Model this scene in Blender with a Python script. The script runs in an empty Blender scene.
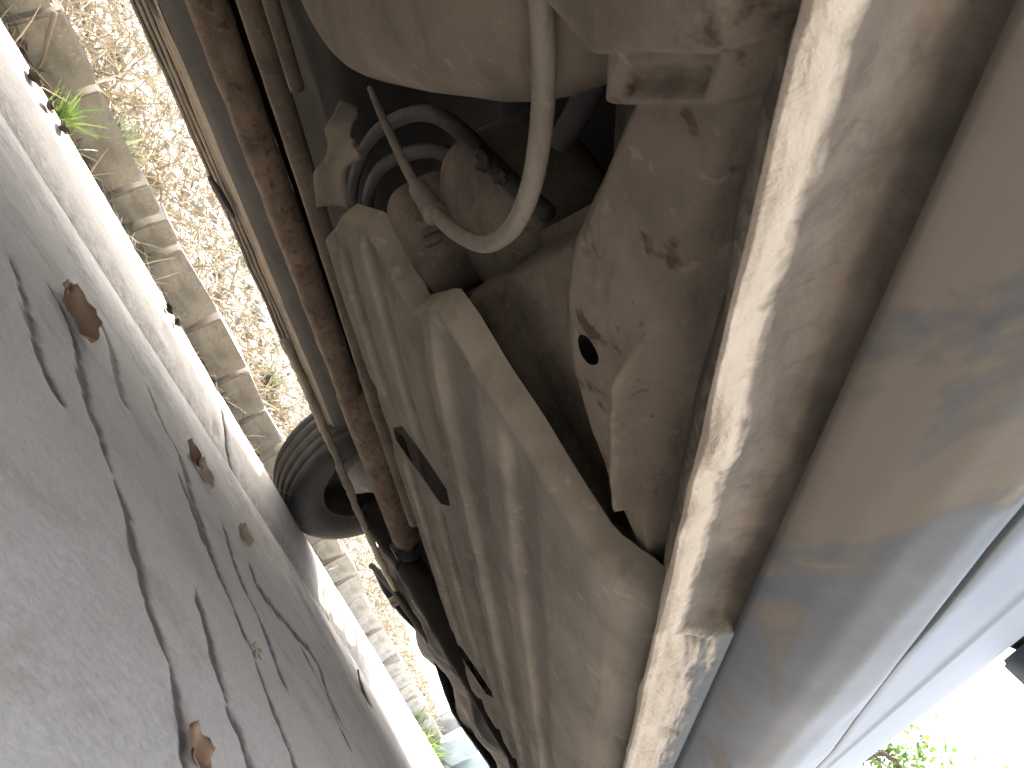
import bpy, bmesh, math, random
import numpy as np
from mathutils import Vector, Matrix, noise

random.seed(7)
RNG = np.random.default_rng(7)
SC = bpy.context.scene
COL = SC.collection

# ------------------------------------------------------------------ camera
FPX = 770.0
HC = 0.11                       # the phone lies just above the road
def _basis(vp=(570.0, 994.0), h=118.0):
    dy = Vector((vp[0] - 512.0, 384.0 - vp[1], -FPX)).normalized()
    a = math.radians(h)
    v = Vector((math.cos(a), math.sin(a), 0.0))
    fx = (v - dy * v.dot(dy)).normalized()
    X = -fx
    return X, dy, X.cross(dy)
BAS = _basis()
cam_data = bpy.data.cameras.new('camera')
cam = bpy.data.objects.new('camera', cam_data)
COL.objects.link(cam)
cam.matrix_world = Matrix.Translation((0, 0, HC)) @ Matrix((BAS[0], BAS[1], BAS[2])).to_4x4()
cam_data.sensor_width = 36.0
cam_data.lens = FPX / 1024.0 * 36.0
cam_data.clip_start = 0.01
cam_data.clip_end = 3000
cam_data.dof.use_dof = True
cam_data.dof.focus_distance = 0.75
cam_data.dof.aperture_fstop = 40.0
SC.camera = cam

# ------------------------------------------------------------------ sky, sun, exposure
SUN = Vector((-0.62, 0.36, 0.61)).normalized()
world = bpy.data.worlds.new('World')
SC.world = world
world.use_nodes = True
wn = world.node_tree.nodes
wn.clear()
wo = wn.new('ShaderNodeOutputWorld')
wb = wn.new('ShaderNodeBackground')
ws = wn.new('ShaderNodeTexSky')
ws.sky_type = 'NISHITA'
ws.sun_disc = False
ws.sun_elevation = math.asin(SUN.z)
ws.sun_rotation = math.atan2(SUN.x, SUN.y)
ws.dust_density = 5.0
ws.air_density = 0.75
ws.ozone_density = 0.4
wb.inputs['Strength'].default_value = 0.15
hs = wn.new('ShaderNodeHueSaturation')          # thin white haze takes most of the blue out of the whole sky
hs.inputs['Saturation'].default_value = 0.42
world.node_tree.links.new(ws.outputs[0], hs.inputs['Color'])
world.node_tree.links.new(hs.outputs[0], wb.inputs[0])
world.node_tree.links.new(wb.outputs[0], wo.inputs[0])
sun_data = bpy.data.lights.new('sun', 'SUN')
sun_data.energy = 2.2
sun_data.angle = math.radians(0.55)
sun_data.color = (1.0, 0.93, 0.82)
sun = bpy.data.objects.new('sun', sun_data)
COL.objects.link(sun)
sun.rotation_euler = SUN.to_track_quat('Z', 'Y').to_euler()
SC.view_settings.view_transform = 'Standard'
SC.view_settings.look = 'None'
SC.view_settings.gamma = 1.0
SC.view_settings.exposure = 3.3
SC.view_settings.use_curve_mapping = False
SC.cycles.max_bounces = 10
SC.cycles.diffuse_bounces = 6

# ------------------------------------------------------------------ helpers
def P(px, py, D=None, z=None, t=None, Y=None):
    """point in the place for a sighting: D metres towards the far side, or at height z, or at distance t, or at Y"""
    d = Vector((px - 512.0, 384.0 - py, -FPX)).normalized()
    r = Vector((d.dot(BAS[0]), d.dot(BAS[1]), d.dot(BAS[2])))
    if D is not None: k = -D / r.x
    elif z is not None: k = (z - HC) / r.z
    elif Y is not None: k = Y / r.y
    else: k = t
    return r * k + Vector((0, 0, HC))

def nz(x, y, z, s=1.0, o=2):
    return noise.fractal(Vector((x * s, y * s, z * s)), 0.7, 2.1, o)

def smooth(a, b, x):
    t = min(1.0, max(0.0, (x - a) / (b - a)))
    return t * t * (3 - 2 * t)

def interp(x, xs, ys):
    return float(np.interp(x, xs, ys))

def obj(name, verts, faces, mat, parent=None, smooth_=True, kind=None, label=None, cat=None, group=None):
    me = bpy.data.meshes.new(name)
    me.from_pydata([tuple(v) for v in verts], [], faces)
    me.materials.append(mat)
    if smooth_:
        me.polygons.foreach_set('use_smooth', [True] * len(me.polygons))
    me.update()
    return link(name, me, parent, kind, label, cat, group)

def link(name, me, parent=None, kind=None, label=None, cat=None, group=None):
    o = bpy.data.objects.new(name, me)
    COL.objects.link(o)
    if parent is not None:
        o.parent = parent
        if parent.get('_root'):
            o.location = -parent.location
    if kind: o['kind'] = kind
    if label: o['label'] = label
    if cat: o['category'] = cat
    if group: o['group'] = group
    return o

def empty(name, loc, label=None, cat=None, group=None, kind=None):
    o = bpy.data.objects.new(name, None)
    COL.objects.link(o)
    o.location = loc
    o.empty_display_size = 0.05
    o['_root'] = 1
    if label: o['label'] = label
    if cat: o['category'] = cat
    if group: o['group'] = group
    if kind: o['kind'] = kind
    return o

def grid_faces(nu, nv, flip=False, closed_u=False, off=0):
    f = []
    for j in range(nv - 1):
        for i in range(nu if closed_u else nu - 1):
            a = off + j * nu + i; b = off + j * nu + (i + 1) % nu
            c = off + (j + 1) * nu + (i + 1) % nu; d = off + (j + 1) * nu + i
            f.append((a, d, c, b) if flip else (a, b, c, d))
    return f

def loft(name, fn, us, vs, mat, parent=None, flip=False, thick=0.0, **kw):
    vts = [fn(u, v) for v in vs for u in us]
    o = obj(name, vts, grid_faces(len(us), len(vs), flip), mat, parent, **kw)
    if thick:
        m = o.modifiers.new('thick', 'SOLIDIFY'); m.thickness = thick; m.offset = -1
    return o

def lin(a, b, n): return [a + (b - a) * i / (n - 1) for i in range(n)]

def catmull(pts, n=8):
    pts = [Vector(p) for p in pts]
    Q = [pts[0] * 2 - pts[1]] + pts + [pts[-1] * 2 - pts[-2]]
    out = []
    for i in range(1, len(Q) - 2):
        p0, p1, p2, p3 = Q[i - 1:i + 3]
        for k in range(n):
            t = k / n
            out.append(0.5 * ((2 * p1) + (p2 - p0) * t + (2 * p0 - 5 * p1 + 4 * p2 - p3) * t * t + (3 * p1 - p0 - 3 * p2 + p3) * t ** 3))
    out.append(pts[-1])
    return out

def tube_data(path, rad, seg=14, cap=True, wob=0.0):
    n = len(path)
    R = rad if callable(rad) else (lambda s: rad)
    V, F = [], []
    t0 = (path[1] - path[0]).normalized()
    nrm = t0.orthogonal().normalized()
    for i, p in enumerate(path):
        t = (path[min(i + 1, n - 1)] - path[max(i - 1, 0)]).normalized()
        nrm = (nrm - t * nrm.dot(t)).normalized()
        b = t.cross(nrm)
        r = R(i / (n - 1))
        for k in range(seg):
            a = 2 * math.pi * k / seg
            d = nrm * math.cos(a) + b * math.sin(a)
            q = p + d * r
            if wob: q = q + d * wob * nz(q.x, q.y, q.z, 30)
            V.append(q)
    F = grid_faces(seg, n, closed_u=True)
    if cap:
        F.append(tuple(range(seg))[::-1]); F.append(tuple(range((n - 1) * seg, n * seg)))
    return V, F

def tube(name, pts, rad, mat, parent=None, n=8, seg=14, wob=0.0, **kw):
    V, F = tube_data(catmull(pts, n), rad, seg, True, wob)
    return obj(name, V, F, mat, parent, **kw)

def box(name, c, s, mat, parent=None, bevel=0.0, rot=None, wob=0.0, seed=0, **kw):
    bm = bmesh.new()
    bmesh.ops.create_cube(bm, size=1)
    for v in bm.verts: v.co = Vector((v.co.x * s[0], v.co.y * s[1], v.co.z * s[2]))
    if bevel: bmesh.ops.bevel(bm, geom=bm.edges[:], offset=bevel, segments=2, affect='EDGES')
    if wob:
        for v in bm.verts:
            v.co += Vector((nz(v.co.x + seed, v.co.y, v.co.z, 20), nz(v.co.x, v.co.y + seed, v.co.z, 20), nz(v.co.x, v.co.y, v.co.z + seed, 20))) * wob
    if rot: bmesh.ops.rotate(bm, cent=(0, 0, 0), matrix=Matrix.Rotation(rot[1], 3, rot[0]), verts=bm.verts)
    for v in bm.verts: v.co += Vector(c)
    me = bpy.data.meshes.new(name); bm.to_mesh(me); bm.free()
    me.materials.append(mat)
    for p in me.polygons: p.use_smooth = bevel > 0
    return link(name, me, parent, **kw)

def revolve(profile, seg, centre, axis='x'):
    """profile of (along axis, radius)"""
    V, F = [], []
    for k in range(seg):
        a = 2 * math.pi * k / seg
        for (u, r) in profile:
            V.append(Vector((u, r * math.cos(a), r * math.sin(a))) + Vector(centre))
    m = len(profile)
    for k in range(seg):
        for i in range(m - 1):
            a = k * m + i; b = ((k + 1) % seg) * m + i
            F.append((a, a + 1, b + 1, b))
    return V, F

# ------------------------------------------------------------------ materials
def new_mat(name):
    m = bpy.data.materials.new(name); m.use_nodes = True
    nt = m.node_tree
    b = nt.nodes['Principled BSDF']
    return m, nt, b

def node(nt, t, **kw):
    n = nt.nodes.new(t)
    for k, v in kw.items(): setattr(n, k, v)
    return n

def tex_noise(nt, co, scale, detail=6, rough=0.6, stretch=None, dist=0.0):
    n = node(nt, 'ShaderNodeTexNoise')
    n.inputs['Scale'].default_value = scale; n.inputs['Detail'].default_value = detail
    n.inputs['Roughness'].default_value = rough; n.inputs['Distortion'].default_value = dist
    if stretch:
        mp = node(nt, 'ShaderNodeMapping'); mp.inputs['Scale'].default_value = stretch
        nt.links.new(co, mp.inputs[0]); co = mp.outputs[0]
    nt.links.new(co, n.inputs['Vector'])
    return n.outputs['Fac']

def ramp(nt, fac, stops):
    r = node(nt, 'ShaderNodeValToRGB')
    e = r.color_ramp.elements
    while len(e) < len(stops): e.new(0.5)
    for k, (p, c) in zip(e, stops):
        k.position = p; k.color = (c, c, c, 1) if isinstance(c, (int, float)) else (*c, 1)
    nt.links.new(fac, r.inputs[0])
    return r.outputs[0]

def mix(nt, fac, a, b, mode='MIX'):
    m = node(nt, 'ShaderNodeMix', data_type='RGBA', blend_type=mode)
    for s, v in ((0, fac), (6, a), (7, b)):
        if isinstance(v, (int, float)): m.inputs[s].default_value = v if s == 0 else (v, v, v, 1)
        elif isinstance(v, tuple): m.inputs[s].default_value = (*v, 1)
        else: nt.links.new(v, m.inputs[s])
    return m.outputs[2]

def math_(nt, op, a, b=None):
    m = node(nt, 'ShaderNodeMath', operation=op)
    for s, v in ((0, a), (1, b)):
        if v is None: continue
        if isinstance(v, (int, float)): m.inputs[s].default_value = v
        else: nt.links.new(v, m.inputs[s])
    return m.outputs[0]

def bump(nt, b, h, strength=0.3, dist=0.01):
    n = node(nt, 'ShaderNodeBump'); n.inputs['Strength'].default_value = strength; n.inputs['Distance'].default_value = dist
    nt.links.new(h, n.inputs['Height']); nt.links.new(n.outputs[0], b.inputs['Normal'])

def coords(nt):
    return node(nt, 'ShaderNodeTexCoord').outputs['Object']

def dusty(name, light, dark, rust=None, rust_amt=0.62, scale=9, rough=0.85, metal=0.0, bump_s=0.35, fine=120, stretch=None, spots=None):
    m, nt, b = new_mat(name)
    co = coords(nt)
    big = tex_noise(nt, co, scale, 8, 0.62, stretch, 0.15)
    fin = tex_noise(nt, co, fine, 5, 0.7)
    c = mix(nt, ramp(nt, big, [(0.36, 0.0), (0.64, 1.0)]), dark, light)
    c = mix(nt, ramp(nt, fin, [(0.35, 0.0), (0.75, 0.45)]), c, tuple(x * 0.72 for x in light))
    grm = tex_noise(nt, co, scale * 5, 6, 0.65, (1, 0.35, 1), 0.3)
    c = mix(nt, ramp(nt, grm, [(0.50, 0.0), (0.66, 0.5)]), c, tuple(x * 0.62 for x in dark))
    spk = tex_noise(nt, co, scale * 11, 3, 0.5)
    c = mix(nt, ramp(nt, spk, [(0.62, 0.0), (0.70, 0.55)]), c, tuple(x * 1.18 for x in light))
    if rust:
        rn = tex_noise(nt, co, scale * 4.5, 6, 0.6, stretch, 0.25)
        c = mix(nt, ramp(nt, rn, [(rust_amt, 0.0), (rust_amt + 0.07, 0.9)]), c, rust)
    nt.links.new(c, b.inputs['Base Color'])
    b.inputs['Roughness'].default_value = rough; b.inputs['Metallic'].default_value = metal
    h = math_(nt, 'ADD', math_(nt, 'MULTIPLY', big, 1.2), math_(nt, 'MULTIPLY', fin, 0.35))
    bump(nt, b, h, bump_s, 0.006)
    return m

TAN = (0.265, 0.210, 0.150); TAN_D = (0.135, 0.106, 0.077)
M_dust = dusty('dusty_underseal', TAN, TAN_D)
M_shield = dusty('dusty_shield', (0.300, 0.258, 0.200), (0.190, 0.162, 0.125), scale=6, bump_s=0.2)
M_rail = dusty('dusty_rusty_rail', (0.290, 0.232, 0.168), (0.150, 0.117, 0.084), rust=(0.070, 0.040, 0.025), rust_amt=0.60, scale=8, bump_s=0.5)
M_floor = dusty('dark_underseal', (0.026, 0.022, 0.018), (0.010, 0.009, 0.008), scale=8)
M_rust = dusty('rusty_exhaust', (0.250, 0.180, 0.125), (0.110, 0.083, 0.064), rust=(0.115, 0.060, 0.036), rust_amt=0.56, scale=13, bump_s=1.0, fine=70)
def mud_mat():
    m, nt, b = new_mat('dried_mud')
    co = coords(nt)
    big = tex_noise(nt, co, 24, 7, 0.62, (1, 0.6, 1), 0.5)
    mid = tex_noise(nt, co, 75, 6, 0.7, None, 0.8)
    fin = tex_noise(nt, co, 260, 4, 0.7)
    at = node(nt, 'ShaderNodeAttribute', attribute_name='pale')  # flange edge tone: dry dust plus painted-in bounce light
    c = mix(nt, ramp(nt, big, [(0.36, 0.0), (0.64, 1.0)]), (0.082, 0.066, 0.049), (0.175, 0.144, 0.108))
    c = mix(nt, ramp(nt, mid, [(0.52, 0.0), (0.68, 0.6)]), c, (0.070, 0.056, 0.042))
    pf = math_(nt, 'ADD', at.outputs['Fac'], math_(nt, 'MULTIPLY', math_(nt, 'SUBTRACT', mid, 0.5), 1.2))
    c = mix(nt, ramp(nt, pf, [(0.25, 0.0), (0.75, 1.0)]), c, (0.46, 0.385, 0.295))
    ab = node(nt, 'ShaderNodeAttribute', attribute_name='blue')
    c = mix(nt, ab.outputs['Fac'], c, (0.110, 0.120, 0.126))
    nt.links.new(c, b.inputs['Base Color']); b.inputs['Roughness'].default_value = 0.9
    h = math_(nt, 'ADD', math_(nt, 'MULTIPLY', big, 1.0), math_(nt, 'ADD', math_(nt, 'MULTIPLY', mid, 0.7), math_(nt, 'MULTIPLY', fin, 0.25)))
    bump(nt, b, h, 0.6, 0.006)
    return m
M_mud = mud_mat()
M_hose = dusty('dusty_hose', (0.290, 0.245, 0.190), (0.190, 0.160, 0.125), scale=20, bump_s=0.15)
M_hose_d = dusty('dark_rubber_hose', (0.070, 0.063, 0.055), (0.034, 0.031, 0.028), scale=25, bump_s=0.15, rough=0.7)
M_darkplastic = dusty('dark_plastic', (0.060, 0.060, 0.062), (0.022, 0.023, 0.026), scale=8, rough=0.7, bump_s=0.2)
M_bracket = dusty('dusty_bracket', (0.260, 0.208, 0.152), (0.145, 0.114, 0.085), rust=(0.08, 0.05, 0.034), rust_amt=0.66, scale=16)
M_farsill = dusty('dusty_far_sill', (0.250, 0.215, 0.170), (0.130, 0.114, 0.094), scale=10, stretch=(1, 0.25, 1), bump_s=0.25)
M_innersill = dusty('dark_grey_sill_paint', (0.075, 0.074, 0.070), (0.040, 0.040, 0.040), scale=6, stretch=(1, 0.3, 1), bump_s=0.2)
M_alloy = dusty('dull_hub_metal', (0.55, 0.54, 0.52), (0.40, 0.39, 0.37), scale=20, rough=0.5, bump_s=0.1)

# blue-grey paint, dust lying on the lower sill
def paint_mat():
    m, nt, b = new_mat('blue_grey_car_paint')
    co = coords(nt)
    sep = node(nt, 'ShaderNodeSeparateXYZ'); nt.links.new(co, sep.inputs[0])
    big = tex_noise(nt, co, 13, 8, 0.66, (1, 0.5, 1.0), 1.2)
    fin = tex_noise(nt, co, 70, 5, 0.7)
    # dust grows towards the sill bottom and the rear of the car
    hz = math_(nt, 'MULTIPLY', math_(nt, 'SUBTRACT', 0.292, sep.outputs[2]), 24.0)
    hy = math_(nt, 'MULTIPLY', math_(nt, 'SUBTRACT', 0.34, sep.outputs[1]), 2.4)
    hy = math_(nt, 'MAXIMUM', hy, -0.5)
    f = math_(nt, 'ADD', math_(nt, 'ADD', hz, hy), math_(nt, 'MULTIPLY', math_(nt, 'SUBTRACT', big, 0.5), 5.0))
    f = ramp(nt, f, [(0.0, 0.06), (0.62, 0.9)])
    spk = ramp(nt, fin, [(0.50, 0.0), (0.8, 0.25)])
    paint = mix(nt, ramp(nt, big, [(0.3, 0.0), (0.7, 1.0)]), (0.064, 0.076, 0.087), (0.080, 0.092, 0.103))
    c = mix(nt, f, paint, (0.165, 0.138, 0.106))
    c = mix(nt, spk, c, (0.17, 0.16, 0.145))
    nt.links.new(c, b.inputs['Base Color'])
    nt.links.new(ramp(nt, f, [(0.0, 0.45), (0.6, 0.85)]), b.inputs['Roughness'])
    b.inputs['Metallic'].default_value = 0.0
    b.inputs['Specular IOR Level'].default_value = 0.3
    bump(nt, b, math_(nt, 'ADD', math_(nt, 'MULTIPLY', f, 0.15), math_(nt, 'MULTIPLY', fin, 0.3)), 0.10, 0.003)
    return m
M_paint = paint_mat()

def simple(name, col, rough=0.6, metal=0.0, spec=None, trans=0.0):
    m, nt, b = new_mat(name)
    n = tex_noise(nt, coords(nt), 30, 5)
    c = mix(nt, ramp(nt, n, [(0.3, 0.0), (0.7, 1.0)]), tuple(x * 0.8 for x in col), col)
    nt.links.new(c, b.inputs['Base Color'])
    b.inputs['Roughness'].default_value = rough; b.inputs['Metallic'].default_value = metal
    b.inputs['Transmission Weight'].default_value = trans
    return m
M_glass = simple('window_glass', (0.03, 0.035, 0.04), 0.08)
M_lamp = simple('lamp_lens', (0.6, 0.6, 0.6), 0.15)
M_tail = simple('tail_lens', (0.35, 0.02, 0.02), 0.15)
M_black = simple('black_trim', (0.02, 0.02, 0.022), 0.5)
M_pit = simple('black_cavity', (0.012, 0.011, 0.010), 0.95)  # black on the pocket walls, painted in for the shade inside the holes
M_mirror = simple('grey_mirror_shell', (0.11, 0.13, 0.15), 0.5)
M_chip = simple('pale_block', (0.34, 0.39, 0.39), 0.6)
M_stone = dusty('grey_stone', (0.27, 0.265, 0.26), (0.17, 0.17, 0.17), scale=12, bump_s=0.5)
M_bark = dusty('tree_bark', (0.13, 0.10, 0.075), (0.06, 0.045, 0.035), scale=14, bump_s=0.8)
M_twig = simple('dry_twig', (0.40, 0.33, 0.245), 0.9)
M_twig_d = simple('brown_twig', (0.27, 0.17, 0.12), 0.9)

def leafy(name, a, bcol, trans=0.35):
    m, nt, b = new_mat(name)
    oi = node(nt, 'ShaderNodeNewGeometry')
    c = mix(nt, oi.outputs['Random Per Island'], a, bcol)
    nt.links.new(c, b.inputs['Base Color'])
    b.inputs['Roughness'].default_value = 0.75
    if trans:
        out = nt.nodes['Material Output']
        tr = node(nt, 'ShaderNodeBsdfTranslucent'); nt.links.new(c, tr.inputs[0])
        ms = node(nt, 'ShaderNodeMixShader'); ms.inputs[0].default_value = trans
        nt.links.new(b.outputs[0], ms.inputs[1]); nt.links.new(tr.outputs[0], ms.inputs[2])
        nt.links.new(ms.outputs[0], out.inputs['Surface'])
    return m
M_straw = leafy('dry_straw', (0.33, 0.275, 0.185), (0.12, 0.096, 0.064), 0.12)
M_litter = leafy('leaf_litter', (0.31, 0.25, 0.17), (0.095, 0.072, 0.05), 0.1)
M_green = leafy('green_blades', (0.10, 0.17, 0.03), (0.16, 0.20, 0.06), 0.3)
M_weed = leafy('grey_green_weeds', (0.11, 0.14, 0.075), (0.17, 0.18, 0.11), 0.25)
M_leaf_t = leafy('tree_leaves', (0.07, 0.12, 0.03), (0.13, 0.19, 0.05), 0.4)
M_brownleaf = leafy('brown_dead_leaf', (0.30, 0.185, 0.105), (0.24, 0.145, 0.085), 0.15)
M_paleleaf = leafy('pale_dead_leaf', (0.50, 0.40, 0.28), (0.44, 0.35, 0.24), 0.15)

# rubber
def rubber():
    m, nt, b = new_mat('tyre_rubber')
    n = tex_noise(nt, coords(nt), 25, 6)
    c = mix(nt, ramp(nt, n, [(0.35, 0.0), (0.7, 1.0)]), (0.017, 0.017, 0.018), (0.036, 0.035, 0.034))
    nt.links.new(c, b.inputs['Base Color']); b.inputs['Roughness'].default_value = 0.72
    bump(nt, b, n, 0.15, 0.004)
    return m
M_rubber = rubber()

# concrete road
def concrete(name, a, bcol, stain, sc=1.0):
    m, nt, b = new_mat(name)
    co = coords(nt)
    big = tex_noise(nt, co, 2.2 * sc, 8, 0.6, None, 0.5)
    mid = tex_noise(nt, co, 14 * sc, 8, 0.68, (1, 0.5, 1), 0.4)
    fin = tex_noise(nt, co, 150, 4, 0.7)
    grit = node(nt, 'ShaderNodeTexVoronoi'); grit.inputs['Scale'].default_value = 130
    nt.links.new(co, grit.inputs['Vector'])
    c = mix(nt, ramp(nt, big, [(0.36, 0.0), (0.64, 1.0)]), a, bcol)
    c = mix(nt, ramp(nt, mid, [(0.50, 0.0), (0.68, 0.85)]), c, stain)
    c = mix(nt, ramp(nt, fin, [(0.3, 0.35), (0.55, 0.0)]), c, tuple(x * 0.55 for x in a))
    c = mix(nt, ramp(nt, grit.outputs['Distance'], [(0.0, 0.18), (0.25, 0.0)]), c, tuple(min(1, x * 1.35) for x in bcol))
    at = node(nt, 'ShaderNodeAttribute', attribute_name='dirt_and_dark')
    brk = tex_noise(nt, co, 45, 6, 0.7)
    df = math_(nt, 'ADD', at.outputs['Fac'], math_(nt, 'MULTIPLY', math_(nt, 'SUBTRACT', brk, 0.5), math_(nt, 'MULTIPLY', at.outputs['Fac'], 2.6)))
    c = mix(nt, ramp(nt, df, [(0.16, 0.0), (0.75, 0.95)]), c, (0.085, 0.068, 0.052))
    nt.links.new(c, b.inputs['Base Color']); b.inputs['Roughness'].default_value = 0.9
    h = math_(nt, 'ADD', math_(nt, 'MULTIPLY', mid, 1.0), math_(nt, 'ADD', math_(nt, 'MULTIPLY', fin, 0.5), math_(nt, 'MULTIPLY', grit.outputs['Distance'], -0.35)))
    bump(nt, b, h, 0.25, 0.004)
    return m
M_road = concrete('worn_concrete', (0.40, 0.355, 0.305), (0.47, 0.425, 0.37), (0.33, 0.285, 0.235))
M_kerb = concrete('kerb_concrete', (0.40, 0.36, 0.315), (0.47, 0.43, 0.38), (0.31, 0.275, 0.235), 2.0)
M_crack = simple('crack_dirt', (0.105, 0.085, 0.066), 0.95)
M_brick = dusty('grey_brick', (0.48, 0.45, 0.39), (0.33, 0.31, 0.27), rust=(0.29, 0.295, 0.20), rust_amt=0.6, scale=8, bump_s=0.5)
M_soil = dusty('dry_soil', (0.16, 0.13, 0.090), (0.075, 0.060, 0.043), rust=(0.055, 0.043, 0.031), rust_amt=0.58, scale=7, bump_s=0.9, fine=60)

# ------------------------------------------------------------------ ground, road, kerb
def road_z(D):                                     # falls to a gutter at the foot of the kerb
    return -0.006 * smooth(0.6, 1.2, D)
def road_pt(D, Y):
    f = 1.0 - smooth(0.9, 1.15, D)
    return Vector((-D, Y, road_z(D) + 0.0016 * f * nz(D, Y, 0, 9, 3)))
cracks = [
    [(52, 285), (75, 330), (88, 385), (105, 440), (115, 470)],
    [(118, 480), (128, 505), (143, 560), (152, 600), (170, 650), (184, 700), (190, 735), (193, 768)],
    [(198, 585), (214, 640), (232, 700), (250, 752), (258, 775)],
    [(100, 315), (114, 350), (125, 395), (130, 405)],
    [(150, 385), (165, 425), (182, 455), (196, 500), (215, 555), (236, 605), (248, 638)],
    [(224, 520), (243, 580), (262, 620), (280, 665), (292, 695)],
    [(257, 655), (275, 705), (292, 745), (300, 768)],
    [(15, 260), (35, 320), (42, 350), (52, 378), (70, 405)],
    [(250, 560), (262, 590), (290, 625), (318, 660), (328, 690), (345, 725)],
    [(180, 470), (200, 520), (206, 540)],
    [(300, 640), (330, 700), (352, 750)],
]
def on_road(a, b, lift=0.002):
    z = 0.0
    for k in range(8):
        q = P(a, b, z=z); z = road_z(-q.x) + lift
    return P(a, b, z=z)
def road_np():
    Ds = [-400, -60, -15, -6, -3, -1.5, -0.8, -0.4] + lin(-0.2, 0.04, 20) + lin(0.05, 1.23, 250)
    Ys = [-400, -60, -12, -4, -1.5, -0.6] + lin(-0.1, 0.14, 14) + lin(0.15, 2.2, 420) + lin(2.22, 6, 120) + [8, 12, 30, 120, 600]
    G = np.array([[(d, y_) for d in Ds] for y_ in Ys])
    dirt_and_dark = np.zeros(G.shape[:2])
    for ci, c in enumerate(cracks):
        path = catmull([on_road(a, b) for a, b in c], 16)
        n = len(path)
        for i in range(n - 1):
            a = np.array([-path[i].x, path[i].y]); b = np.array([-path[i + 1].x, path[i + 1].y])
            dist = math.hypot(*a) 
            w = (0.0052 + 0.0050 * nz(a[0], a[1], ci, 55, 3)) * (0.55 + 0.75 * dist)
            w *= 0.35 + 0.65 * smooth(0, 0.12, i / n) * smooth(0, 0.12, 1 - i / n)
            w = max(w, 0.0012)
            a = a + 0.003 * nz(a[0], a[1], ci + 5, 45, 3); b = b + 0.003 * nz(b[0], b[1], ci + 5, 45, 3)
            lo = np.minimum(a, b) - 4 * w; hi = np.maximum(a, b) + 4 * w
            m = (G[..., 0] > lo[0]) & (G[..., 0] < hi[0]) & (G[..., 1] > lo[1]) & (G[..., 1] < hi[1])
            q = G[m]
            if not len(q): continue
            ab = b - a
            t = np.clip(((q - a) @ ab) / (ab @ ab + 1e-12), 0, 1)
            d = np.linalg.norm(q - a - t[:, None] * ab, axis=1)
            dirt_and_dark[m] = np.maximum(dirt_and_dark[m], np.exp(-(d / (w * 1.3)) ** 2))
    gutter_dark = np.array([[0.52 * smooth(0.62, 1.05, d) * (0.75 + 0.6 * nz(d, y_, 7, 4, 3)) if -2 < y_ < 12 and d > 0.7 else 0.0 for d in Ds] for y_ in Ys])  # mottled band, darker towards the kerb
    dirt_and_dark = np.maximum(dirt_and_dark, gutter_dark)
    V = []
    for j in range(G.shape[0]):
        for i in range(G.shape[1]):
            D, Y = G[j, i]
            p = road_pt(D, Y)
            p.z -= 0.0025 * max(0, dirt_and_dark[j, i] - gutter_dark[j, i])
            V.append(p)
    o = obj('road', V, grid_faces(len(Ds), len(Ys), True), M_road, kind='structure')
    at = o.data.attributes.new('dirt_and_dark', 'FLOAT', 'POINT')
    at.data.foreach_set('value', dirt_and_dark.ravel().astype(np.float32))
    return o
road = road_np()

def bank_z(D, Y):
    base = interp(D, [1.40, 1.58, 1.70, 1.86, 2.0, 3.0, 6.0, 9.0, 30, 900], [-0.01, 0.022, 0.03, 0.10, 0.125, 0.29, 0.70, 0.95, 1.2, 1.2])
    a = smooth(1.5, 2.0, D)
    return base + a * (0.020 * nz(D, Y, 3, 3.2, 3) + 0.010 * nz(D, Y, 8, 14, 3)) * (1 if D < 9 else 0) + 0.006 * nz(D, Y, 1, 16, 3)
Db = lin(1.40, 2.6, 70) + lin(2.7, 6, 26) + [7, 8.5, 12, 30, 120, 900]
Yb = [-400, -60, -8, -2, -0.5] + lin(0, 3.4, 150) + lin(3.5, 9, 50) + [12, 20, 60, 600]
loft('soil_bank', lambda u, v: Vector((-u, v, bank_z(u, v))), Db, Yb, M_soil, flip=True, kind='structure')

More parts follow.
